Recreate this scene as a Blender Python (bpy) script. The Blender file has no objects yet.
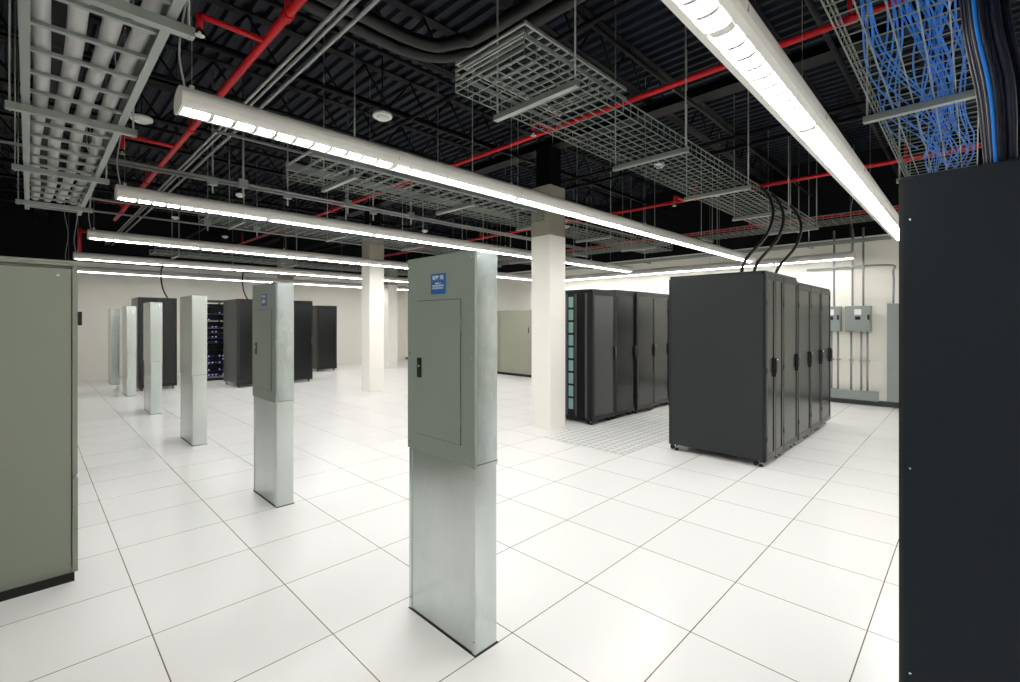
import bpy, math, random
from mathutils import Vector, Matrix
random.seed(7)
scene = bpy.context.scene
COL = scene.collection

# ------------------------------------------------------------------ materials
def newmat(name):
    m = bpy.data.materials.new(name); m.use_nodes = True
    nt = m.node_tree
    return m, nt, nt.nodes["Principled BSDF"]

def paint(name, col, rough=0.45, metal=0.0, var=0.06, scale=6.0, bump=0.0, spec=0.5):
    m, nt, b = newmat(name)
    tc = nt.nodes.new("ShaderNodeTexCoord")
    n = nt.nodes.new("ShaderNodeTexNoise"); n.inputs["Scale"].default_value = scale
    n.inputs["Detail"].default_value = 3
    nt.links.new(tc.outputs["Object"], n.inputs["Vector"])
    mix = nt.nodes.new("ShaderNodeMix"); mix.data_type = 'RGBA'
    nt.links.new(n.outputs["Fac"], mix.inputs[0])
    mix.inputs[6].default_value = (*[c*(1-var) for c in col], 1)
    mix.inputs[7].default_value = (*[min(1, c*(1+var)) for c in col], 1)
    nt.links.new(mix.outputs[2], b.inputs["Base Color"])
    b.inputs["Roughness"].default_value = rough
    b.inputs["Metallic"].default_value = metal
    b.inputs["Specular IOR Level"].default_value = spec
    return m

def galvanised(name, lo, hi, rough=0.30, metal=0.9, mottle=0.10, scale=3.0):
    m, nt, b = newmat(name)
    tc = nt.nodes.new("ShaderNodeTexCoord")
    mp = nt.nodes.new("ShaderNodeMapping"); mp.inputs["Scale"].default_value = (1, 1, 0.45)
    nt.links.new(tc.outputs["Object"], mp.inputs["Vector"])
    v = nt.nodes.new("ShaderNodeTexVoronoi"); v.inputs["Scale"].default_value = 60
    n = nt.nodes.new("ShaderNodeTexNoise"); n.inputs["Scale"].default_value = scale
    n.inputs["Detail"].default_value = 2.5; n.inputs["Roughness"].default_value = 0.45
    nt.links.new(mp.outputs[0], v.inputs["Vector"]); nt.links.new(mp.outputs[0], n.inputs["Vector"])
    sep = nt.nodes.new("ShaderNodeSeparateColor"); nt.links.new(v.outputs["Color"], sep.inputs[0])
    ma = nt.nodes.new("ShaderNodeMath"); ma.operation = 'MULTIPLY'; ma.inputs[1].default_value = mottle
    nt.links.new(sep.outputs[0], ma.inputs[0])
    ad = nt.nodes.new("ShaderNodeMath"); ad.operation = 'ADD'
    nt.links.new(ma.outputs[0], ad.inputs[0]); nt.links.new(n.outputs["Fac"], ad.inputs[1])
    cr = nt.nodes.new("ShaderNodeValToRGB")
    cr.color_ramp.elements[0].position = 0.25; cr.color_ramp.elements[1].position = 0.85
    cr.color_ramp.elements[0].color = (*lo, 1); cr.color_ramp.elements[1].color = (*hi, 1)
    nt.links.new(ad.outputs[0], cr.inputs[0]); nt.links.new(cr.outputs[0], b.inputs["Base Color"])
    b.inputs["Roughness"].default_value = rough
    b.inputs["Metallic"].default_value = metal
    return m

def emissive(name, col, s):
    m, nt, b = newmat(name)
    b.inputs["Base Color"].default_value = (*col, 1)
    b.inputs["Emission Color"].default_value = (*col, 1)
    b.inputs["Emission Strength"].default_value = s
    return m

def perforated(name, base, hole, scale, axis_dot=0.32, rough=0.4, spec=0.2):
    m, nt, b = newmat(name)
    tc = nt.nodes.new("ShaderNodeTexCoord")
    v = nt.nodes.new("ShaderNodeTexVoronoi"); v.inputs["Scale"].default_value = scale
    v.inputs["Randomness"].default_value = 0.0
    nt.links.new(tc.outputs["Object"], v.inputs["Vector"])
    lt = nt.nodes.new("ShaderNodeMath"); lt.operation = 'LESS_THAN'; lt.inputs[1].default_value = axis_dot
    nt.links.new(v.outputs["Distance"], lt.inputs[0])
    mix = nt.nodes.new("ShaderNodeMix"); mix.data_type = 'RGBA'
    mix.inputs[6].default_value = (*base, 1); mix.inputs[7].default_value = (*hole, 1)
    nt.links.new(lt.outputs[0], mix.inputs[0]); nt.links.new(mix.outputs[2], b.inputs["Base Color"])
    b.inputs["Roughness"].default_value = rough
    b.inputs["Specular IOR Level"].default_value = spec
    return m

def grid_fac(nt, sepout, off, pitch, w):
    a = nt.nodes.new("ShaderNodeMath"); a.operation = 'SUBTRACT'; a.inputs[1].default_value = off - 50*pitch
    nt.links.new(sepout, a.inputs[0])
    mo = nt.nodes.new("ShaderNodeMath"); mo.operation = 'MODULO'; mo.inputs[1].default_value = pitch
    nt.links.new(a.outputs[0], mo.inputs[0])
    s = nt.nodes.new("ShaderNodeMath"); s.operation = 'SUBTRACT'; s.inputs[1].default_value = pitch/2
    nt.links.new(mo.outputs[0], s.inputs[0])
    ab = nt.nodes.new("ShaderNodeMath"); ab.operation = 'ABSOLUTE'; nt.links.new(s.outputs[0], ab.inputs[0])
    g = nt.nodes.new("ShaderNodeMath"); g.operation = 'GREATER_THAN'; g.inputs[1].default_value = pitch/2 - w/2
    nt.links.new(ab.outputs[0], g.inputs[0])
    fl = nt.nodes.new("ShaderNodeMath"); fl.operation = 'DIVIDE'; fl.inputs[1].default_value = pitch
    nt.links.new(a.outputs[0], fl.inputs[0])
    f2 = nt.nodes.new("ShaderNodeMath"); f2.operation = 'FLOOR'; nt.links.new(fl.outputs[0], f2.inputs[0])
    return g.outputs[0], f2.outputs[0]

TX, TY, TP = 0.415, 0.37, 0.61
def floor_material():
    m, nt, b = newmat("raised_floor_laminate")
    geo = nt.nodes.new("ShaderNodeNewGeometry")
    sp = nt.nodes.new("ShaderNodeSeparateXYZ"); nt.links.new(geo.outputs["Position"], sp.inputs[0])
    gx, ix = grid_fac(nt, sp.outputs[0], TX, TP, 0.0054)
    gy, iy = grid_fac(nt, sp.outputs[1], TY, TP, 0.0054)
    mx = nt.nodes.new("ShaderNodeMath"); mx.operation = 'MAXIMUM'
    nt.links.new(gx, mx.inputs[0]); nt.links.new(gy, mx.inputs[1])
    cb = nt.nodes.new("ShaderNodeCombineXYZ"); nt.links.new(ix, cb.inputs[0]); nt.links.new(iy, cb.inputs[1])
    wn = nt.nodes.new("ShaderNodeTexWhiteNoise"); wn.noise_dimensions = '2D'; nt.links.new(cb.outputs[0], wn.inputs["Vector"])
    n = nt.nodes.new("ShaderNodeTexNoise"); n.inputs["Scale"].default_value = 220; n.inputs["Detail"].default_value = 2
    nt.links.new(geo.outputs["Position"], n.inputs["Vector"])
    ad = nt.nodes.new("ShaderNodeMath"); ad.operation = 'ADD'
    nt.links.new(wn.outputs["Value"], ad.inputs[0]); nt.links.new(n.outputs["Fac"], ad.inputs[1])
    mr = nt.nodes.new("ShaderNodeMapRange"); mr.inputs[2].default_value = 2.0
    nt.links.new(ad.outputs[0], mr.inputs[0])
    c = nt.nodes.new("ShaderNodeMix"); c.data_type = 'RGBA'; nt.links.new(mr.outputs[0], c.inputs[0])
    c.inputs[6].default_value = (0.81, 0.81, 0.795, 1); c.inputs[7].default_value = (0.87, 0.87, 0.855, 1)
    mix = nt.nodes.new("ShaderNodeMix"); mix.data_type = 'RGBA'; nt.links.new(mx.outputs[0], mix.inputs[0])
    nt.links.new(c.outputs[2], mix.inputs[6]); mix.inputs[7].default_value = (0.11, 0.075, 0.04, 1)
    nt.links.new(mix.outputs[2], b.inputs["Base Color"])
    b.inputs["Roughness"].default_value = 0.22
    b.inputs["Specular IOR Level"].default_value = 0.32
    return m

def perftile_material():
    m, nt, b = newmat("perforated_tile_steel")
    geo = nt.nodes.new("ShaderNodeNewGeometry")
    sp = nt.nodes.new("ShaderNodeSeparateXYZ"); nt.links.new(geo.outputs["Position"], sp.inputs[0])
    gx, ix = grid_fac(nt, sp.outputs[0], TX, TP/6, 0.022)
    gy, iy = grid_fac(nt, sp.outputs[1], TY, TP/6, 0.022)
    mx = nt.nodes.new("ShaderNodeMath"); mx.operation = 'MAXIMUM'
    nt.links.new(gx, mx.inputs[0]); nt.links.new(gy, mx.inputs[1])
    mix = nt.nodes.new("ShaderNodeMix"); mix.data_type = 'RGBA'; nt.links.new(mx.outputs[0], mix.inputs[0])
    mix.inputs[6].default_value = (0.46, 0.47, 0.46, 1); mix.inputs[7].default_value = (0.78, 0.78, 0.77, 1)
    nt.links.new(mix.outputs[2], b.inputs["Base Color"])
    b.inputs["Roughness"].default_value = 0.45
    return m

def wall_material():
    m, nt, b = newmat("wall_paint_two_tone")
    geo = nt.nodes.new("ShaderNodeNewGeometry")
    sp = nt.nodes.new("ShaderNodeSeparateXYZ"); nt.links.new(geo.outputs["Position"], sp.inputs[0])
    g = nt.nodes.new("ShaderNodeMath"); g.operation = 'GREATER_THAN'; g.inputs[1].default_value = 3.05
    nt.links.new(sp.outputs[2], g.inputs[0])
    n = nt.nodes.new("ShaderNodeTexNoise"); n.inputs["Scale"].default_value = 3
    nt.links.new(geo.outputs["Position"], n.inputs["Vector"])
    c = nt.nodes.new("ShaderNodeMix"); c.data_type = 'RGBA'; nt.links.new(n.outputs["Fac"], c.inputs[0])
    c.inputs[6].default_value = (0.90, 0.88, 0.79, 1); c.inputs[7].default_value = (0.93, 0.91, 0.82, 1)
    mix = nt.nodes.new("ShaderNodeMix"); mix.data_type = 'RGBA'; nt.links.new(g.outputs[0], mix.inputs[0])
    nt.links.new(c.outputs[2], mix.inputs[6]); mix.inputs[7].default_value = (0.0015, 0.002, 0.003, 1)
    nt.links.new(mix.outputs[2], b.inputs["Base Color"])
    b.inputs["Roughness"].default_value = 0.8
    b.inputs["Specular IOR Level"].default_value = 0.15
    return m

M = {}
M['floor'] = floor_material()
M['perftile'] = perftile_material()
M['wall'] = wall_material()
M['deck'] = paint("black_deck_paint", (0.0030, 0.0048, 0.0100), 0.55, spec=0.15)
M['joist'] = paint("black_joist_paint", (0.0007, 0.0010, 0.0018), 0.55, spec=0.10)
M['column'] = paint("column_cream_paint", (0.91, 0.89, 0.81), 0.6, var=0.02)
M['coltan'] = paint("column_unpainted_gypsum", (0.28, 0.26, 0.20), 0.7)
M['panelgrey'] = paint("panelboard_grey_paint", (0.175, 0.210, 0.182), 0.36, var=0.04, scale=3)
M['cabgrey'] = paint("pdu_sage_paint", (0.140, 0.160, 0.120), 0.45, var=0.03, scale=2)
M['beige'] = paint("beige_cabinet_paint", (0.24, 0.245, 0.18), 0.5)
M['galv'] = galvanised("galvanised_sheet", (0.47, 0.52, 0.505), (0.63, 0.69, 0.67), rough=0.24, mottle=0.10, metal=1.0)
M['galvtub'] = galvanised("galvanised_tub", (0.32, 0.38, 0.39), (0.62, 0.69, 0.69), rough=0.22, scale=7.0, mottle=0.18, metal=1.0)
M['tray'] = paint("zinc_tray_steel", (0.28, 0.315, 0.29), 0.4, metal=0.6)
M['mesh'] = paint("zinc_wire", (0.17, 0.20, 0.18), 0.4, metal=0.5)
M['conduit'] = paint("emt_conduit", (0.24, 0.25, 0.25), 0.35, metal=0.6)
M['flex'] = paint("flexible_conduit_grey", (0.38, 0.38, 0.38), 0.35)
M['red'] = paint("sprinkler_red_paint", (0.42, 0.002, 0.006), 0.45, spec=0.2)
M['black'] = paint("black_plastic", (0.002, 0.002, 0.0025), 0.4, spec=0.2)
M['rackside'] = paint("rack_charcoal_paint", (0.0125, 0.0150, 0.0155), 0.45, var=0.05, scale=2, spec=0.2)
M['rackblue'] = paint("rack_blueblack_paint", (0.0032, 0.0055, 0.0085), 0.5, var=0.05, scale=2, spec=0.12)
M['rackframe'] = paint("rack_black_frame", (0.0025, 0.003, 0.0038), 0.3, spec=0.2)
M['rackgrey'] = paint("rack_grey_panel", (0.045, 0.048, 0.048), 0.4, spec=0.3)
M['door'] = perforated("rack_mesh_door", (0.0045, 0.0062, 0.0066), (0.0008, 0.0008, 0.0008), 90, rough=0.22, spec=0.22)
M['chrome'] = paint("latch_metal", (0.5, 0.5, 0.5), 0.25, metal=1.0)
M['blue'] = paint("blue_label", (0.003, 0.08, 0.30), 0.4, spec=0.3)
M['white'] = paint("white_plastic", (0.80, 0.80, 0.78), 0.4)
M['fixture'] = paint("fixture_white_enamel", (0.68, 0.67, 0.63), 0.4, var=0.01)
M['louver'] = paint("louver_aluminium", (0.42, 0.42, 0.41), 0.4, var=0.01)
M['lamp'] = emissive("fluorescent_lamp", (1.0, 0.98, 0.945), 49.0)
M['cableblue'] = paint("blue_patch_cable", (0.006, 0.15, 0.66), 0.5, spec=0.2)
M['cabledark'] = paint("dark_cable", (0.0015, 0.003, 0.010), 0.5, spec=0.15)
M['equip'] = paint("equipment_teal", (0.20, 0.36, 0.36), 0.3)
M['led'] = emissive("server_led", (0.5, 0.35, 0.9), 0.8)
M['greybox'] = paint("electrical_box_grey", (0.20, 0.23, 0.22), 0.4)
M['plinth'] = paint("plinth_black", (0.003, 0.003, 0.003), 0.6, spec=0.2)

# ------------------------------------------------------------------ mesh builder
class B:
    def __init__(s, name):
        s.name = name; s.v = []; s.f = []; s.mi = []; s.sm = []; s.mats = []
    def m(s, k):
        if k not in s.mats: s.mats.append(k)
        return s.mats.index(k)
    def box(s, x0, x1, y0, y1, z0, z1, mat):
        i = len(s.v); k = s.m(mat)
        s.v += [(x0,y0,z0),(x1,y0,z0),(x1,y1,z0),(x0,y1,z0),(x0,y0,z1),(x1,y0,z1),(x1,y1,z1),(x0,y1,z1)]
        for q in [(0,3,2,1),(4,5,6,7),(0,1,5,4),(1,2,6,5),(2,3,7,6),(3,0,4,7)]:
            s.f.append(tuple(i+a for a in q)); s.mi.append(k); s.sm.append(False)
    def rbox(s, x0, x1, y0, y1, z0, z1, mat, r=0.006):
        i = len(s.v); k = s.m(mat)
        def ring(ins, z):
            a = r
            return [(x0+a+ins,y0+ins,z),(x1-a-ins,y0+ins,z),(x1-ins,y0+a+ins,z),(x1-ins,y1-a-ins,z),
                    (x1-a-ins,y1-ins,z),(x0+a+ins,y1-ins,z),(x0+ins,y1-a-ins,z),(x0+ins,y0+a+ins,z)]
        rings = [ring(0, z0), ring(0, z1-r), ring(r*0.7, z1)]
        for rg in rings: s.v += rg
        for j in range(2):
            for a in range(8):
                b_ = (a+1) % 8
                s.f.append((i+j*8+a, i+j*8+b_, i+(j+1)*8+b_, i+(j+1)*8+a)); s.mi.append(k); s.sm.append(False)
        s.f.append(tuple(i+16+a for a in range(8))); s.mi.append(k); s.sm.append(False)
        s.f.append(tuple(i+7-a for a in range(8))); s.mi.append(k); s.sm.append(False)
    def tube(s, pts, r, mat, seg=8, caps=True):
        pts = [Vector(p) for p in pts]; i = len(s.v); k = s.m(mat); n = len(pts)
        ref = None
        for j, p in enumerate(pts):
            t = (pts[min(j+1, n-1)] - pts[max(j-1, 0)]).normalized()
            if ref is None:
                ref = Vector((0,0,1)) if abs(t.z) < 0.9 else Vector((1,0,0))
            u = (ref - t*ref.dot(t))
            if u.length < 1e-4: u = t.orthogonal()
            u.normalize(); w = t.cross(u); ref = u
            for a in range(seg):
                an = 2*math.pi*a/seg + math.pi/seg
                q = p + (u*math.cos(an) + w*math.sin(an))*r
                s.v.append(tuple(q))
        for j in range(n-1):
            for a in range(seg):
                b_ = (a+1) % seg
                s.f.append((i+j*seg+a, i+j*seg+b_, i+(j+1)*seg+b_, i+(j+1)*seg+a)); s.mi.append(k); s.sm.append(seg > 4)
        if caps:
            s.f.append(tuple(i+seg-1-a for a in range(seg))); s.mi.append(k); s.sm.append(False)
            s.f.append(tuple(i+(n-1)*seg+a for a in range(seg))); s.mi.append(k); s.sm.append(False)
    def prism_x(s, prof, x0, x1, mat, smooth=False):
        i = len(s.v); k = s.m(mat); n = len(prof)
        for x in (x0, x1):
            s.v += [(x, y, z) for y, z in prof]
        for a in range(n):
            b_ = (a+1) % n
            s.f.append((i+a, i+b_, i+n+b_, i+n+a)); s.mi.append(k); s.sm.append(smooth)
        s.f.append(tuple(i+n-1-a for a in range(n))); s.mi.append(k); s.sm.append(False)
        s.f.append(tuple(i+n+a for a in range(n))); s.mi.append(k); s.sm.append(False)
    def done(s, parent=None):
        me = bpy.data.meshes.new(s.name)
        me.from_pydata(s.v, [], s.f)
        for k in s.mats: me.materials.append(M[k])
        me.polygons.foreach_set("material_index", s.mi)
        me.polygons.foreach_set("use_smooth", s.sm)
        me.update()
        import bmesh
        bm = bmesh.new(); bm.from_mesh(me); bmesh.ops.recalc_face_normals(bm, faces=bm.faces); bm.to_mesh(me); bm.free()
        o = bpy.data.objects.new(s.name, me); COL.objects.link(o)
        if parent: o.parent = parent
        return o

def smooth_path(pts, n=8):
    P = [Vector(p) for p in pts]; P = [P[0]*2-P[1]] + P + [P[-1]*2-P[-2]]
    out = []
    for i in range(1, len(P)-2):
        for j in range(n):
            t = j/n
            out.append(0.5*((2*P[i]) + (-P[i-1]+P[i+1])*t + (2*P[i-1]-5*P[i]+4*P[i+1]-P[i+2])*t*t + (-P[i-1]+3*P[i]-3*P[i+1]+P[i+2])*t**3))
    out.append(P[-2]); return out

# ------------------------------------------------------------------ room shell
RX0, RX1, RY0, RY1, DECK = -4.0, 10.6, -3.0, 16.3, 4.6
b = B("floor"); b.box(RX0, RX1, RY0, RY1, -0.05, 0.0, 'floor'); b.done()
b = B("wall_right"); b.box(RX1, RX1+0.15, RY0-0.15, RY1+0.15, -0.05, DECK+0.1, 'wall'); b.done()
b = B("wall_left"); b.box(RX0-0.15, RX0, RY0-0.15, RY1+0.15, -0.05, DECK+0.1, 'wall'); b.done()
b = B("wall_back"); b.box(RX0, RX1, RY1, RY1+0.15, -0.05, DECK+0.1, 'wall'); b.done()
b = B("wall_front"); b.box(RX0, RX1, RY0-0.15, RY0, -0.05, DECK+0.1, 'wall'); b.done()
b = B("ceiling")
prof = []; x = RX0
while x < RX1:
    for dx, dz in ((0,0),(0.05,0),(0.07,0.045),(0.13,0.045)):
        prof.append((min(x+dx, RX1), DECK+dz))
    x += 0.15
for (px_, pz_) in prof:
    b.v.append((px_, RY0, pz_)); b.v.append((px_, RY1, pz_))
kk = b.m('deck')
for j in range(len(prof)-1):
    b.f.append((2*j, 2*j+1, 2*j+3, 2*j+2)); b.mi.append(kk); b.sm.append(False)
b.box(RX0, RX1, RY0, RY1, DECK+0.06, DECK+0.12, 'deck')
b.done()
b = B("baseboard_right"); b.box(RX1-0.012, RX1, RY0, RY1, 0, 0.1, 'rackgrey'); b.done()
b = B("baseboard_back"); b.box(RX0, RX1-0.012, RY1-0.012, RY1, 0, 0.1, 'column'); b.done()

y = RY0 + 0.9
while y < RY1 - 0.3:
    j = B("ceiling_joist")
    zt, zb = DECK, DECK-0.46
    j.box(RX0, RX1, y-0.055, y+0.055, zb, zb+0.012, 'joist')
    j.box(RX0, RX1, y-0.01, y+0.01, zb, zb+0.05, 'joist')
    j.box(RX0, RX1, y-0.055, y+0.055, zt-0.012, zt, 'joist')
    x = RX0+0.1; up = True
    while x < RX1-0.4:
        j.tube([(x, y, zb+0.02 if up else zt-0.01), (x+0.32, y, zt-0.01 if up else zb+0.02)], 0.012, 'joist', seg=5)
        x += 0.32; up = not up
    j.done(); y += 1.22
for gx in (0.2, 5.25):
    j = B("roof_girder")
    j.box(gx-0.11, gx+0.11, RY0, RY1, DECK-0.62, DECK-0.6, 'joist')
    j.box(gx-0.012, gx+0.012, RY0, RY1, DECK-0.6, DECK-0.47, 'joist')
    j.done()

def column(x0, y0, w=0.35):
    c = B("structural_column")
    c.rbox(x0, x0+w, y0, y0+w, 0, 2.72, 'column', 0.008)
    c.box(x0+0.006, x0+w-0.006, y0+0.006, y0+w-0.006, 2.72, 3.42, 'coltan')
    c.box(x0+0.05, x0+w-0.05, y0+0.05, y0+w-0.05, 3.42, DECK-0.62, 'joist')
    c.done()
column(5.07, 4.20); column(5.12, 9.25); column(5.12, 14.3)
column(8.2, 13.6)

for ix in range(7, 11):
    for iy in (4, 5):
        x0 = TX+TP*ix; y0 = TY+TP*iy
        t = B("perforated_floor_tile"); t.box(x0+0.004, x0+TP-0.004, y0+0.004, y0+TP-0.004, 0.0, 0.003, 'perftile'); t.done()

# ------------------------------------------------------------------ panelboard columns
def label_text(parent, txt, size, loc, rot, mat):
    cu = bpy.data.curves.new("label_text", 'FONT'); cu.body = txt; cu.size = size; cu.align_x = 'CENTER'; cu.align_y = 'CENTER'
    cu.extrude = 0.0004; cu.materials.append(M[mat])
    o = bpy.data.objects.new("label_text", cu); COL.objects.link(o)
    o.location = loc; o.rotation_euler = rot; o.parent = parent
    return o

def panel_column(x0, y0, w=0.525, d=0.135, H=1.82, zs=0.85, full=True, cover='panelgrey'):
    p = B("panelboard_column"); x1 = x0+d; y1 = y0+w
    p.rbox(x0+0.002, x1-0.002, y0+0.002, y1-0.002, 0, zs, 'galv', 0.003)
    p.box(x0-0.001, x0+0.004, y0+0.001, y0+0.022, 0.0, zs-0.01, 'galv')
    p.box(x0-0.001, x0+0.004, y1-0.022, y1-0.001, 0.0, zs-0.01, 'galv')
    p.box(x0-0.004, x1+0.004, y0-0.003, y1+0.003, 0.0, 0.005, 'plinth')
    p.rbox(x0+0.004, x1, y0, y1, zs, H, 'galvtub' if full else 'galv', 0.002)
    p.box(x0+0.003, x1+0.001, y0-0.001, y0+0.002, zs-0.012, zs+0.004, 'galv')
    p.box(x0+0.003, x1+0.001, y0-0.0008, y0+0.002, zs+0.004, zs+0.007, 'plinth')
    p.box(x0-0.008, x0+0.006, y0-0.003, y1+0.003, zs-0.004, H+0.004, cover)
    if full:
        a0, a1 = y0+0.095, y1-0.085; b0, b1 = zs+0.085, H-0.215
        p.box(x0-0.0095, x0-0.004, a0-0.003, a1+0.003, b0-0.003, b1+0.003, 'plinth')
        p.box(x0-0.013, x0-0.004, a0, a1, b0, b1, cover)
        p.box(x0-0.019, x0-0.008, a1-0.042, a1-0.010, (b0+b1)/2-0.05, (b0+b1)/2+0.05, 'black')
        p.tube([(x0-0.026, a1-0.026, (b0+b1)/2+0.01), (x0-0.012, a1-0.026, (b0+b1)/2+0.01)], 0.008, 'chrome', 10)
        for hz in (b0+0.12, b1-0.12):
            p.tube([(x0-0.014, a0-0.002, hz-0.03), (x0-0.014, a0-0.002, hz+0.03)], 0.004, cover, 8)
        for sy in (y0+0.02, y1-0.02):
            for sz in (zs+0.03, (zs+H)/2, H-0.03):
                p.tube([(x0-0.0105, sy, sz), (x0-0.006, sy, sz)], 0.006, 'chrome', 8)
        for sy in (y0+0.012, y1-0.012):
            for sz in (0.06, zs-0.06):
                p.tube([(x0-0.004, sy, sz), (x0+0.004, sy, sz)], 0.004, 'chrome', 8)
        p.box(x0-0.012, x0-0.006, y0+0.205, y0+0.32, H-0.185, H-0.085, 'blue')
    o = p.done()
    if full:
        R = (math.radians(90), 0, math.radians(-90))
        label_text(o, "RPP 1B", 0.029, (x0-0.0125, y0+0.2625, H-0.106), R, 'white')
        label_text(o, "PANEL A\n208/120V 3PH 4W\nFED FROM PDU 1", 0.0115, (x0-0.0125, y0+0.2625, H-0.145), R, 'white')
    return o
panel_column(1.40, 1.59)
panel_column(1.40, 4.01, w=0.56)
for yy in (6.72, 9.5, 12.15, 14.7):
    panel_column(1.385, yy, w=0.66, d=0.15, cover='galv', full=False)

# ------------------------------------------------------------------ left PDU cabinet
p = B("power_distribution_cabinet")
x0, x1, y0, y1, H = -1.35, 0.196, 3.70, 4.55, 1.835
p.box(x0+0.03, x1-0.01, y0+0.02, y1-0.02, 0, 0.05, 'plinth')
p.rbox(x0, x1, y0+0.03, y1, 0.05, H, 'cabgrey', 0.008)
p.box(x0+0.002, x1-0.026, y0+0.005, y0+0.03, 0.09, H-0.03, 'cabgrey')
p.box(x0+0.001, x1-0.022, y0+0.022, y0+0.031, 0.085, H-0.025, 'black')
p.box(x1-0.02, x1+0.002, y0+0.004, y0+0.03, 0.62, H-0.008, 'cabgrey')
p.box(x1-0.02, x1+0.003, y0+0.0, y0+0.03, 0.06, 0.60, 'cabgrey')
p.box(x1, x1+0.022, y0+0.02, y0+0.05, 1.48, 1.56, 'black')
p.tube([(x1-0.08, y0-0.002, H-0.07), (x1-0.08, y0+0.01, H-0.07)], 0.009, 'chrome', 10)
p.box(x0-0.004, x1+0.004, y0-0.002, y1, H-0.012, H+0.006, 'cabgrey')
p.done()

# ------------------------------------------------------------------ server racks
def rack(x0, x1, y0, y1, H=2.0, side='rackside', doormat='door', double=False, name="server_rack"):
    r = B(name); t = 0.035; z0 = 0.06
    for cx in (x0+0.06, x1-0.06):
        for cy in (y0+0.07, y1-0.07):
            r.tube([(cx, cy, 0), (cx, cy, 0.012)], 0.025, 'black', 12)
            r.tube([(cx, cy, 0.01), (cx, cy, z0)], 0.010, 'chrome', 8)
            r.tube([(cx-0.012, cy+0.05, 0.028), (cx+0.012, cy+0.05, 0.028)], 0.026, 'black', 12)
    r.box(x0+0.02, x1-0.02, y0+0.035, y1-0.035, z0+0.02, H-0.02, 'plinth')
    for cx in (x0, x1-t):
        for cy in (y0+0.02, y1-0.02-t):
            r.box(cx, cx+t, cy, cy+t, z0, H-0.01, 'rackframe')
    for zz in (z0, H-0.05):
        r.box(x0, x1, y0+0.02, y0+0.05, zz, zz+0.04, 'rackframe')
        r.box(x0, x1, y1-0.05, y1-0.02, zz, zz+0.04, 'rackframe')
    r.rbox(x0, x1, y0+0.01, y1-0.01, H-0.022, H, side, 0.006)
    r.box(x0+0.12, x1-0.12, y1-0.3, y1-0.15, H-0.001, H+0.004, 'black')
    r.box(x0-0.004, x0+0.014, y0+0.03, y1-0.03, z0+0.015, H-0.026, side)
    r.box(x1-0.014, x1, y0+0.03, y1-0.03, z0+0.015, H-0.026, side)
    for sgn, yy in ((-1, y0), (1, y1)):
        ya, yb = (yy, yy+0.022) if sgn < 0 else (yy-0.022, yy)
        halves = [(x0+0.004, x1-0.004)]
        if double: xm = (x0+x1)/2; halves = [(x0+0.004, xm-0.002), (xm+0.002, x1-0.004)]
        for (da, db) in halves:
            fw = 0.04
            r.box(da, da+fw, ya, yb, z0+0.01, H-0.03, 'rackside')
            r.box(db-fw, db, ya, yb, z0+0.01, H-0.03, 'rackframe')
            r.box(da+fw, db-fw, ya, yb, z0+0.01, z0+0.07, 'rackframe')
            r.box(da+fw, db-fw, ya, yb, H-0.09, H-0.03, 'rackframe')
            r.box(da+fw, db-fw, ya+0.006, yb-0.006, z0+0.07, H-0.09, doormat)
        hx = x1-0.028 if not double else (x0+x1)/2-0.02
        ho = ya-0.016 if sgn < 0 else yb
        r.box(hx-0.014, hx+0.014, ho, ho+0.016, 0.92, 1.12, 'black')
        oo = ya-0.03 if sgn < 0 else yb+0.014
        r.box(hx-0.008, hx+0.008, oo, oo+0.016, 0.96, 1.09, 'rackgrey')
        r.tube([(hx, oo-0.001, 1.10), (hx, oo+0.018, 1.10)], 0.009, 'chrome', 10)
    for hz in (0.3, 1.0, 1.7):
        r.tube([(x0+0.004, y0-0.004, hz-0.03), (x0+0.004, y0-0.004, hz+0.03)], 0.006, 'rackframe', 8)
    return r

xr = 5.27
for i in range(5):
    Hh = 2.03 if i < 2 else 1.985
    r = rack(xr, xr+0.595, 1.51, 2.56, Hh, double=(i == 0), side='rackside', doormat='door'); r.done()
    xr += 0.60 if i != 1 else 0.63
xr = 5.70
r = rack(xr, xr+0.595, 3.92, 4.92, 1.98, side='rackframe', doormat='rackgrey')
for k in range(9):
    z = 0.2+k*0.19
    r.box(xr-0.012, xr-0.003, 4.27, 4.35, z, z+0.155, 'equip')
r.box(xr-0.020, xr-0.002, 4.37, 4.41, 0.1, 1.92, 'rackgrey')
r.box(xr-0.016, xr-0.002, 4.205, 4.235, 0.1, 1.92, 'rackgrey')
r.box(xr-0.016, xr-0.002, 4.02, 4.05, 0.1, 1.92, 'rackgrey')
r.box(xr-0.008, xr-0.003, 4.05, 4.2, 0.1, 1.92, 'door')
r.done(); xr += 0.6
for i in range(4):
    r = rack(xr, xr+0.595, 3.92 - (0.03 if i % 2 else 0), 4.92, 2.0, side='rackframe'); r.done(); xr += 0.6

rack(1.66, 2.36, 12.9, 13.9, 2.04, double=True, side='rackframe').done()
xr = 3.32
for i in range(3):
    rack(xr, xr+0.57, 11.95, 13.05, 2.03, side='rackframe').done(); xr += 0.575
rack(6.08, 6.70, 14.1, 15.1, 2.0, side='rackframe').done()

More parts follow.
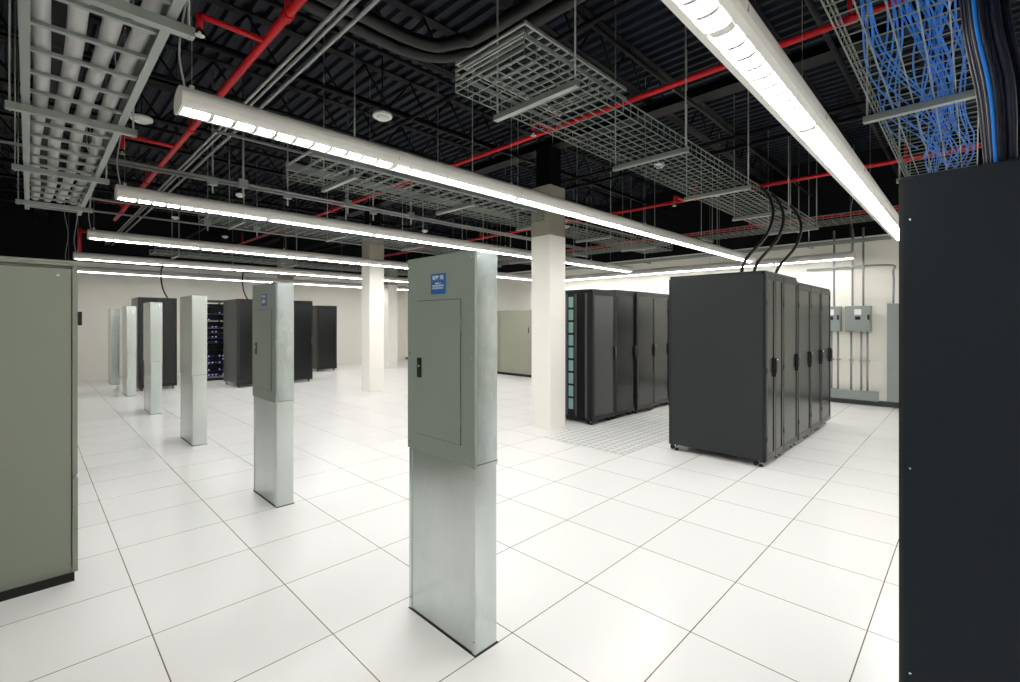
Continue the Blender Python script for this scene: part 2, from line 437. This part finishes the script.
r = B("open_equipment_rack")
x0, x1, y0, y1 = 3.05, 3.66, 13.9, 14.7
for cx in (x0, x1-0.04):
    for cy in (y0, y1-0.04):
        r.box(cx, cx+0.04, cy, cy+0.04, 0, 2.05, 'rackframe')
r.box(x0, x1, y0, y1, 2.02, 2.06, 'rackframe'); r.box(x0, x1, y0, y1, 0, 0.06, 'rackframe')
z = 0.12
while z < 1.95:
    hh = random.choice((0.085, 0.13, 0.18))
    r.box(x0+0.045, x1-0.045, y0+0.01, y1-0.08, z, z+hh-0.01, random.choice(('rackframe', 'rackframe', 'rackblue')))
    for q in range(6):
        xx = x0+0.07+q*0.08
        r.box(xx, xx+0.025, y0+0.004, y0+0.012, z+0.02, z+0.04, random.choice(('led', 'cableblue', 'chrome', 'black')))
    z += hh
r.done()

# right foreground rack
r = B("server_rack")
x0, x1, y0, y1, H = 2.11, 2.75, -0.92, 0.186, 2.0
for cx in (x0+0.06, x1-0.06):
    for cy in (y0+0.07, y1-0.07):
        r.tube([(cx, cy, 0), (cx, cy, 0.06)], 0.02, 'black', 12)
r.rbox(x0+0.012, x1-0.012, y0+0.02, y1-0.02, 0.05, H-0.02, 'rackblue', 0.004)
r.rbox(x0+0.004, x1, y0, y1, H-0.03, H, 'rackblue', 0.006)
r.box(x0+0.002, x0+0.03, y1-0.035, y1, 0.05, H-0.005, 'rackframe')
r.box(x0, x0+0.012, y0+0.04, y1-0.012, 0.07, H-0.012, 'rackblue')
for zz in (0.3, 1.0, 1.85):
    r.tube([(x0-0.002, y1-0.03, zz), (x0+0.002, y1-0.03, zz)], 0.003, 'chrome', 8)
r.box(x0+0.02, x1-0.02, y1-0.03, y1-0.006, 0.08, H-0.05, 'door')
r.done()

for i in range(3):
    y0 = 7.2 + i*1.25
    r = B("cooling_unit_cabinet")
    r.box(9.50, 10.3, y0+0.02, y0+1.2, 0, 0.08, 'plinth')
    r.rbox(9.45, 10.35, y0, y0+1.23, 0.08, 1.82, 'beige', 0.008)
    r.box(9.44, 9.46, y0+0.03, y0+1.2, 0.95, 1.75, 'beige')
    r.box(9.44, 9.46, y0+0.03, y0+1.2, 0.12, 0.92, 'beige')
    r.box(9.43, 9.445, y0+0.1, y0+0.13, 1.2, 1.35, 'black')
    r.done()

# ------------------------------------------------------------------ electrical gear on right wall
def wallbox(name, y0, y1, z0, z1, d=0.16, handle=True):
    r = B(name); X = RX1
    r.rbox(X-d, X, y0, y1, z0, z1, 'greybox', 0.006)
    r.box(X-d-0.008, X-d+0.002, y0+0.015, y1-0.015, z0+0.02, z1-0.02, 'greybox')
    if handle:
        r.box(X-d-0.03, X-d, y0+0.02, y0+0.05, (z0+z1)/2-0.02, (z0+z1)/2+0.07, 'black')
        r.box(X-d-0.012, X-d, (y0+y1)/2-0.05, (y0+y1)/2+0.05, z1-0.16, z1-0.06, 'white')
        r.box(X-d-0.014, X-d, (y0+y1)/2-0.04, (y0+y1)/2+0.04, z1-0.25, z1-0.19, 'black')
    r.done()
wallbox("disconnect_switch", 1.30, 1.68, 1.33, 1.79)
wallbox("disconnect_switch", 1.75, 2.05, 1.33, 1.79)
wallbox("wall_panelboard", 0.62, 1.08, 0.12, 1.82)
r = B("wireway_trough"); r.rbox(RX1-0.15, RX1, 1.20, 2.0, 0.10, 0.26, 'greybox', 0.004); r.done()
for ya_, za_, zb_ in ((1.36,0.262,1.328),(1.45,0.262,1.328),(1.6,0.262,1.328),(1.80,0.262,1.328),(1.9,0.262,1.328),(1.42,1.792,3.2),(1.58,1.792,3.2),(1.86,1.792,3.2)):
    r = B("electrical_conduit"); r.tube([(RX1-0.08, ya_, za_), (RX1-0.08, ya_, zb_)], 0.017, 'conduit', 8)
    r.box(RX1-0.10, RX1-0.001, ya_-0.03, ya_+0.03, (za_+zb_)/2, (za_+zb_)/2+0.02, 'tray'); r.done()
r = B("electrical_conduit")
r.tube(smooth_path([(RX1-0.08, 1.0, 1.825), (RX1-0.08, 1.0, 2.35), (RX1-0.08, 1.1, 2.5), (RX1-0.08, 2.3, 2.5)], 6), 0.017, 'conduit', 8)
r.done()

# ------------------------------------------------------------------ pendant fluorescent fixtures
def fixture(cx0, cx1, yc, zb, along='X', name="linear_pendant_light"):
    f = B(name)
    W, Hh, c = 0.10, 0.115, 0.050
    outer = []
    for k in range(13):
        a = math.pi*k/12
        outer.append((W*math.cos(a), 0.045+math.sin(a)*(Hh-0.045)))
    prof = outer + [(-0.096, 0.016), (-0.086, -0.002), (-c-0.004, -0.006), (-c, 0.045), (c, 0.045), (c+0.004, -0.006), (0.086, -0.002), (0.096, 0.016)]
    f.prism_x([(yc+a, zb+z) for a, z in prof], cx0, cx1, 'fixture')
    for e0, e1 in ((cx0-0.012, cx0), (cx1, cx1+0.012)):
        f.prism_x([(yc+a*1.03, zb+z) for a, z in outer+[(-0.096, 0.016), (-0.086, -0.004), (-0.04, -0.016), (0.04, -0.016), (0.086, -0.004), (0.096, 0.016)]], e0, e1, 'fixture')
    lens = [(-0.046, 0.010), (-0.044, -0.002), (-0.034, -0.010), (-0.018, -0.014), (0.018, -0.014), (0.034, -0.010), (0.044, -0.002), (0.046, 0.010)]
    n = max(1, round((cx1-cx0)/1.22)); L = (cx1-cx0)/n
    for i in range(n):
        a, b_ = cx0+i*L+0.025, cx0+(i+1)*L-0.025
        f.prism_x([(yc+p_, zb+q_) for p_, q_ in lens], a, b_, 'lamp')
        f.prism_x([(yc+p_*1.07, zb+q_*1.2) for p_, q_ in lens], b_, b_+0.05, 'fixture')
        f.box(b_+0.023, b_+0.027, yc-0.1012, yc+0.1012, zb+0.02, zb+0.05, 'tray')
        m_ = int((b_-a)/0.105); st = (b_-a)/m_
        for q in range(1, m_):
            x = a+q*st
            f.prism_x([(yc+p_*1.06, zb+q_*1.25) for p_, q_ in lens], x-0.011, x+0.011, 'louver')
    xh = cx0+0.05
    while xh < cx1:
        f.tube([(xh, yc, zb+0.11), (xh, yc, DECK)], 0.0022, 'conduit', 4)
        f.tube([(xh, yc, zb+0.11), (xh, yc, zb+0.14)], 0.012, 'fixture', 8)
        xh += 2.44
    # power cord at the end of the row
    f.tube(smooth_path([(cx0+0.02, yc, zb+0.11), (cx0+0.0, yc+0.03, zb+0.35), (cx0+0.04, yc-0.02, zb+0.8), (cx0-0.02, yc, zb+1.3), (cx0, yc, DECK)], 6), 0.005, 'flex', 6)
    if along == 'Y':
        f.v = [(y_, x_, z_) for x_, y_, z_ in f.v]
    return f.done()
ZF = 2.62
fixture(0.56, 8.3, 0.69, ZF)
fixture(0.56, 9.4, 2.98, ZF)
fixture(0.56, 9.4, 5.5, ZF)
fixture(0.56, 9.4, 8.4, ZF)
fixture(0.56, 9.4, 11.3, ZF)
fixture(0.56, 9.4, 14.1, ZF)
fixture(1.5, 9.0, 10.1, ZF, along='Y')
# unseen fixtures added behind / beside the camera to brighten the foreground
fixture(0.56, 9.4, -1.75, ZF)
fixture(-3.8, -1.0, 0.69, ZF)
fixture(-3.8, -1.0, -1.75, ZF)

# ------------------------------------------------------------------ trays
def hangers(t, x, ya, yb, z):
    t.box(x-0.02, x+0.02, ya-0.06, yb+0.06, z-0.045, z-0.008, 'tray')
    for yy in (ya-0.04, yb+0.04):
        t.tube([(x, yy, z-0.05), (x, yy, DECK)], 0.006, 'tray', 6)

def basket(x0, x1, ya, yb, z, name="wire_basket_tray", side=0.1, pitch=0.1, r=0.0032, swap=False, hang=1.5, cell=0.05, hx0=0.4):
    t = B(name)
    n = int(round((yb-ya)/cell))
    for k in range(n+1):
        yy = ya+(yb-ya)*k/n
        t.tube([(x0, yy, z), (x1, yy, z)], r, 'mesh', 4)
    for s_ in (ya, yb):
        for zz in (z+side*0.5, z+side):
            t.tube([(x0, s_, zz), (x1, s_, zz)], r*(1.3 if zz > z+side*0.9 else 1), 'mesh', 4)
    m_ = int((x1-x0)/pitch)
    for k in range(m_+1):
        xx = x0+k*pitch
        t.tube([(xx, ya, z+side), (xx, ya, z), (xx, yb, z), (xx, yb, z+side)], r, 'mesh', 4, caps=False)
    xh = x0+hx0
    while xh < x1:
        hangers(t, xh, ya, yb, z); xh += hang
    if swap: t.v = [(y_, x_, z_) for x_, y_, z_ in t.v]
    return t

t = basket(1.86, 8.3, 1.72, 2.30, 2.93, pitch=0.1, cell=0.0725, r=0.0040)
for zz in (3.03, 3.10):
    for yy in (1.72, 2.30):
        t.box(1.86, 2.9, yy-0.006, yy+0.006, zz, zz+0.02, 'tray')
for zz in (2.96, 3.0, 3.05):
    t.box(1.855, 1.862, 1.72, 2.30, zz, zz+0.015, 'tray')
for k in range(14):
    xx = 1.86+k*0.078
    t.box(xx, xx+0.012, 1.72, 2.30, 3.10, 3.112, 'tray')
t.done()
t = basket(1.80, 9.0, 4.30, 4.90, 2.93, pitch=0.12, cell=0.1, r=0.0045)
for k in range(20):
    xx = 1.80+k*0.16
    t.box(xx, xx+0.02, 4.30, 4.90, 3.06, 3.075, 'tray')
t.box(1.8, 5.0, 4.29, 4.31, 3.02, 3.10, 'tray'); t.box(1.8, 5.0, 4.89, 4.91, 3.02, 3.10, 'tray')
t.done()
t = basket(1.7, 9.0, 7.3, 7.9, 2.93, pitch=0.15, cell=0.12, r=0.006); t.done()
t = basket(1.8, 9.0, 11.9, 12.5, 2.93, pitch=0.2, cell=0.15, r=0.008, hang=2.4); t.done()
t = basket(0.3, 12.0, 9.0, 9.45, 3.12, pitch=0.12, cell=0.09, r=0.005, swap=True)
t.done()
r = B("strut_channel")
r.box(9.72, 9.76, 0.2, 12.5, 2.86, 2.90, 'tray'); r.box(9.9, 9.94, 0.2, 12.5, 2.86, 2.90, 'tray')
yy = 0.5
while yy < 12.5:
    r.tube([(9.74, yy, 2.9), (9.74, yy, DECK)], 0.006, 'tray', 6); r.box(9.7, 10.0, yy-0.02, yy+0.02, 2.83, 2.86, 'tray'); yy += 1.6
r.done()

t = basket(1.2, 6.4, -0.02, 0.44, 2.80, side=0.1, pitch=0.1, cell=0.092, r=0.0036, hx0=0.7, hang=1.8); t.done()
cb = B("blue_patch_cable_bundle")
for k in range(36):
    yb_ = random.uniform(0.02, 0.40); pts = []
    x = 2.4
    ph = random.uniform(0, 6)
    lay = random.uniform(0.01, 0.07)
    xe = random.uniform(4.5, 6.2)
    while x < xe:
        pts.append((x, min(0.42, max(0.0, 0.18+(yb_-0.20)*(0.65+0.45*math.sin(x*1.4+ph))+0.04*math.sin(x*3+ph))), 2.808+lay+0.006*math.sin(x*5+ph)))
        x += 0.15
    cb.tube(pts, 0.0040, 'cableblue', 5)
cb.done()
cb = B("dark_cable_bundle")
for k in range(34):
    a = random.uniform(0, 2*math.pi); rr = 0.06*math.sqrt(random.random())
    ox, oy = rr*math.cos(a), rr*math.sin(a)
    pts = [(2.28+ox, -0.07+oy*0.8, 2.003), (2.26+ox, -0.06+oy, 2.25), (2.24+ox, -0.03+oy, 2.45), (2.25+ox, 0.0+oy, 2.7), (2.3+ox*0.6, 0.1+oy, 2.87+ox*0.2)]
    cb.tube(smooth_path(pts, 5), 0.008, 'cabledark' if k % 9 else 'cableblue', 6)
cb.done()

t = B("ladder_cable_tray")
Z = 2.82; xa, xb = -0.03, 0.45; ya, yb = -1.0, 7.9
for xx, s_ in ((xa, 1), (xb, -1)):
    t.box(xx-0.003, xx+0.003, ya, yb, Z, Z+0.11, 'tray')
    t.box(min(xx, xx+s_*0.035), max(xx, xx+s_*0.035), ya, yb, Z-0.003, Z+0.003, 'tray')
    t.box(min(xx, xx+s_*0.03), max(xx, xx+s_*0.03), ya, yb, Z+0.107, Z+0.113, 'tray')
y = ya+0.1
while y < yb:
    t.box(xa, xb, y-0.013, y+0.013, Z+0.012, Z+0.030, 'tray'); y += 0.30
y = 0.9
while y < yb:
    t.box(xa-0.07, xb+0.07, y-0.022, y+0.022, Z-0.05, Z-0.008, 'tray')
    for xx in (xa-0.05, xb+0.05): t.tube([(xx, y, Z-0.06), (xx, y, DECK)], 0.006, 'tray', 6)
    y += 1.6
t.done()
r = B("flexible_power_conduit")
for k in range(4):
    x = xa+0.07+k*0.11; pts = []
    y = -0.8
    while y < 7.7:
        pts.append((x+0.012*math.sin(y*2+k), y, Z+0.070+0.003*math.sin(y*3+k*2))); y += 0.25
    r.tube(pts, 0.036, 'flex', 12)
r.done()

# ------------------------------------------------------------------ sprinkler pipes
def sprinkler(x, z, ya, yb, rad=0.025, branches=()):
    s = B("sprinkler_pipe")
    s.tube([(x, ya, z), (x, yb, z)], rad, 'red', 10)
    y = ya+0.5
    while y < yb:
        s.tube([(x, y-0.04, z), (x, y+0.04, z)], rad*1.35, 'red', 10)
        s.tube([(x, y, z), (x, y, z+0.22)], rad*0.6, 'red', 8)
        s.tube([(x, y, z+0.20), (x, y, z+0.25)], 0.014, 'chrome', 8)
        s.tube([(x, y, z+0.25), (x, y, z+0.255)], 0.028, 'chrome', 10)
        s.tube([(x, y+0.7, z+rad), (x, y+0.7, DECK)], 0.005, 'joist', 6)
        y += 2.6
    for (by, bx1, drop) in branches:
        s.tube([(x, by, z), (bx1, by, z)], rad*0.7, 'red', 8)
        s.tube([(bx1, by, z+0.01), (bx1, by, z-drop)], rad*0.7, 'red', 8)
        s.tube([(bx1, by, z-drop), (bx1, by, z-drop-0.05)], 0.012, 'chrome', 8)
        s.tube([(bx1, by, z-drop-0.05), (bx1, by, z-drop-0.055)], 0.03, 'chrome', 10)
    s.done()
sprinkler(1.18, 3.5, -2.5, 12.0, 0.028, ((3.6, 0.78, 0.08), (6.5, 0.7, 0.15), (10.2, 0.6, 0.15)))
sprinkler(3.90, 3.55, -2.5, 15.8, 0.024, ((3.2, 3.6, 0.1), (6.4, 3.5, 0.1), (10, 3.4, 0.1)))
sprinkler(7.55, 3.5, -2.5, 15.8, 0.026, ((3.4, 7.2, 0.1),))
sprinkler(10.1, 3.4, -2.5, 15.8, 0.026)
s = B("sprinkler_pipe"); s.tube([(0.7, 12.6, 3.30), (10.1, 12.6, 3.30)], 0.03, 'red', 10)
s.tube([(0.7, 12.6, 3.35), (0.7, 12.6, 2.9)], 0.03, 'red', 10); s.done()

# ------------------------------------------------------------------ conduits at the ceiling
for x, z in ((1.34, 3.44), (1.40, 3.46), (1.47, 3.44)):
    r = B("ceiling_conduit"); r.tube([(x, -2.5, z), (x, 15.5, z)], 0.013, 'conduit', 8); r.done()
for y, z, xa_, xb_ in ((6.6, 3.25, 0.2, 9.5), (6.75, 3.25, 0.2, 9.5), (5.1, 3.3, 1.2, 9.0), (9.6, 3.2, 0.5, 9.0), (8.9, 3.25, 0.2, 6.0), (6.9, 3.3, -3.0, 3.0)):
    r = B("ceiling_conduit"); r.tube([(xa_, y, z), (xb_, y, z)], 0.015, 'conduit', 8); r.done()
for x, y in ((1.9, 6.6), (2.5, 6.75), (3.3, 6.6), (1.6, 6.75), (3.8, 6.75), (2.2, 9.6), (3.0, 9.6), (4.4, 6.6)):
    r = B("ceiling_junction_box")
    r.tube([(x, y, 3.1), (x, y, DECK)], 0.009, 'conduit', 6)
    r.box(x-0.05, x+0.05, y-0.03, y+0.03, 3.2, 3.3, 'greybox'); r.done()
for y, z in ((0.9, 3.95), (2.2, 3.9), (3.95, 4.02), (4.8, 3.93), (5.9, 4.0), (7.4, 3.95), (10.4, 3.93)):
    r = B("black_conduit"); r.tube([(-3.5, y, z), (10.4, y, z)], 0.022, 'joist', 8); r.done()
for x, z in ((3.1, 3.86), (6.2, 3.82), (6.6, 3.82), (8.7, 3.82)):
    r = B("black_conduit"); r.tube([(x, -2.8, z), (x, 16, z)], 0.025, 'joist', 8); r.done()
r = B("insulated_black_pipe")
for o_ in (0.0, 0.16):
    r.tube(smooth_path([(-1.0, 3.42-o_, 3.80), (1.3, 3.42-o_, 3.80), (2.25-o_*0.3, 3.38-o_, 3.78), (2.6-o_, 3.05-o_*0.4, 3.78), (2.70-o_, 2.4, 3.80), (2.7-o_, -1.5, 3.80)], 8), 0.055, 'black', 12)
r.done()

def disc(x, y, z, rad=0.1):
    d = B("ceiling_smoke_detector")
    d.tube([(x, y, z), (x, y, z+0.03)], rad, 'white', 20)
    d.tube([(x, y, z-0.025), (x, y, z)], rad*0.6, 'white', 20)
    d.tube([(x, y, z+0.03), (x, y, DECK)], 0.008, 'joist', 6)
    d.done()
disc(2.66, 4.53, 3.70); disc(0.86, 6.47, 3.70)
for (x, y) in ((4.7, 7.0), (6.5, 5.3), (6.3, 3.2), (8.8, 6.8), (2.6, 9.2), (4.8, 11.0), (2.2, 12.2), (6.8, 9.6), (3.6, 14.0), (8.4, 3.2), (0.5, 11.5)):
    disc(x, y, 3.72, 0.07)

for x in (5.55, 5.95, 6.75):
    w = B("power_whip_cable")
    w.tube(smooth_path([(x, 1.85, 2.035 if x < 6.4 else 1.99), (x+0.02, 1.80, 2.2), (x+0.28, 1.66, 2.5), (x+0.33, 1.62, 2.8), (x+0.2, 1.75, 3.05), (x-0.3, 2.0, 3.02)], 7), 0.018, 'black', 8)
    w.done()
for x, y, z in ((2.25, 13.3, 2.04), (3.7, 12.5, 2.03)):
    w = B("power_whip_cable")
    w.tube(smooth_path([(x, y, z), (x-0.1, y, 2.3), (x-0.15, y-0.2, 2.7), (x, y-0.4, 2.90)], 6), 0.016, 'black', 8)
    w.done()

# ------------------------------------------------------------------ world, camera
wd = bpy.data.worlds.new("room_world"); scene.world = wd; wd.use_nodes = True
wd.node_tree.nodes["Background"].inputs[1].default_value = 0.0
cam = bpy.data.cameras.new("camera"); co = bpy.data.objects.new("camera", cam); COL.objects.link(co)
co.location = (0, 0, 1.5); co.rotation_euler = (math.radians(90), 0, math.radians(-45.52))
cam.sensor_width = 36; cam.lens = 472.5/1020*36; cam.shift_y = -19/1020; cam.clip_start = 0.05
scene.camera = co
scene.view_settings.view_transform = 'Standard'
scene.view_settings.exposure = 0.0
scene.view_settings.gamma = 1.2
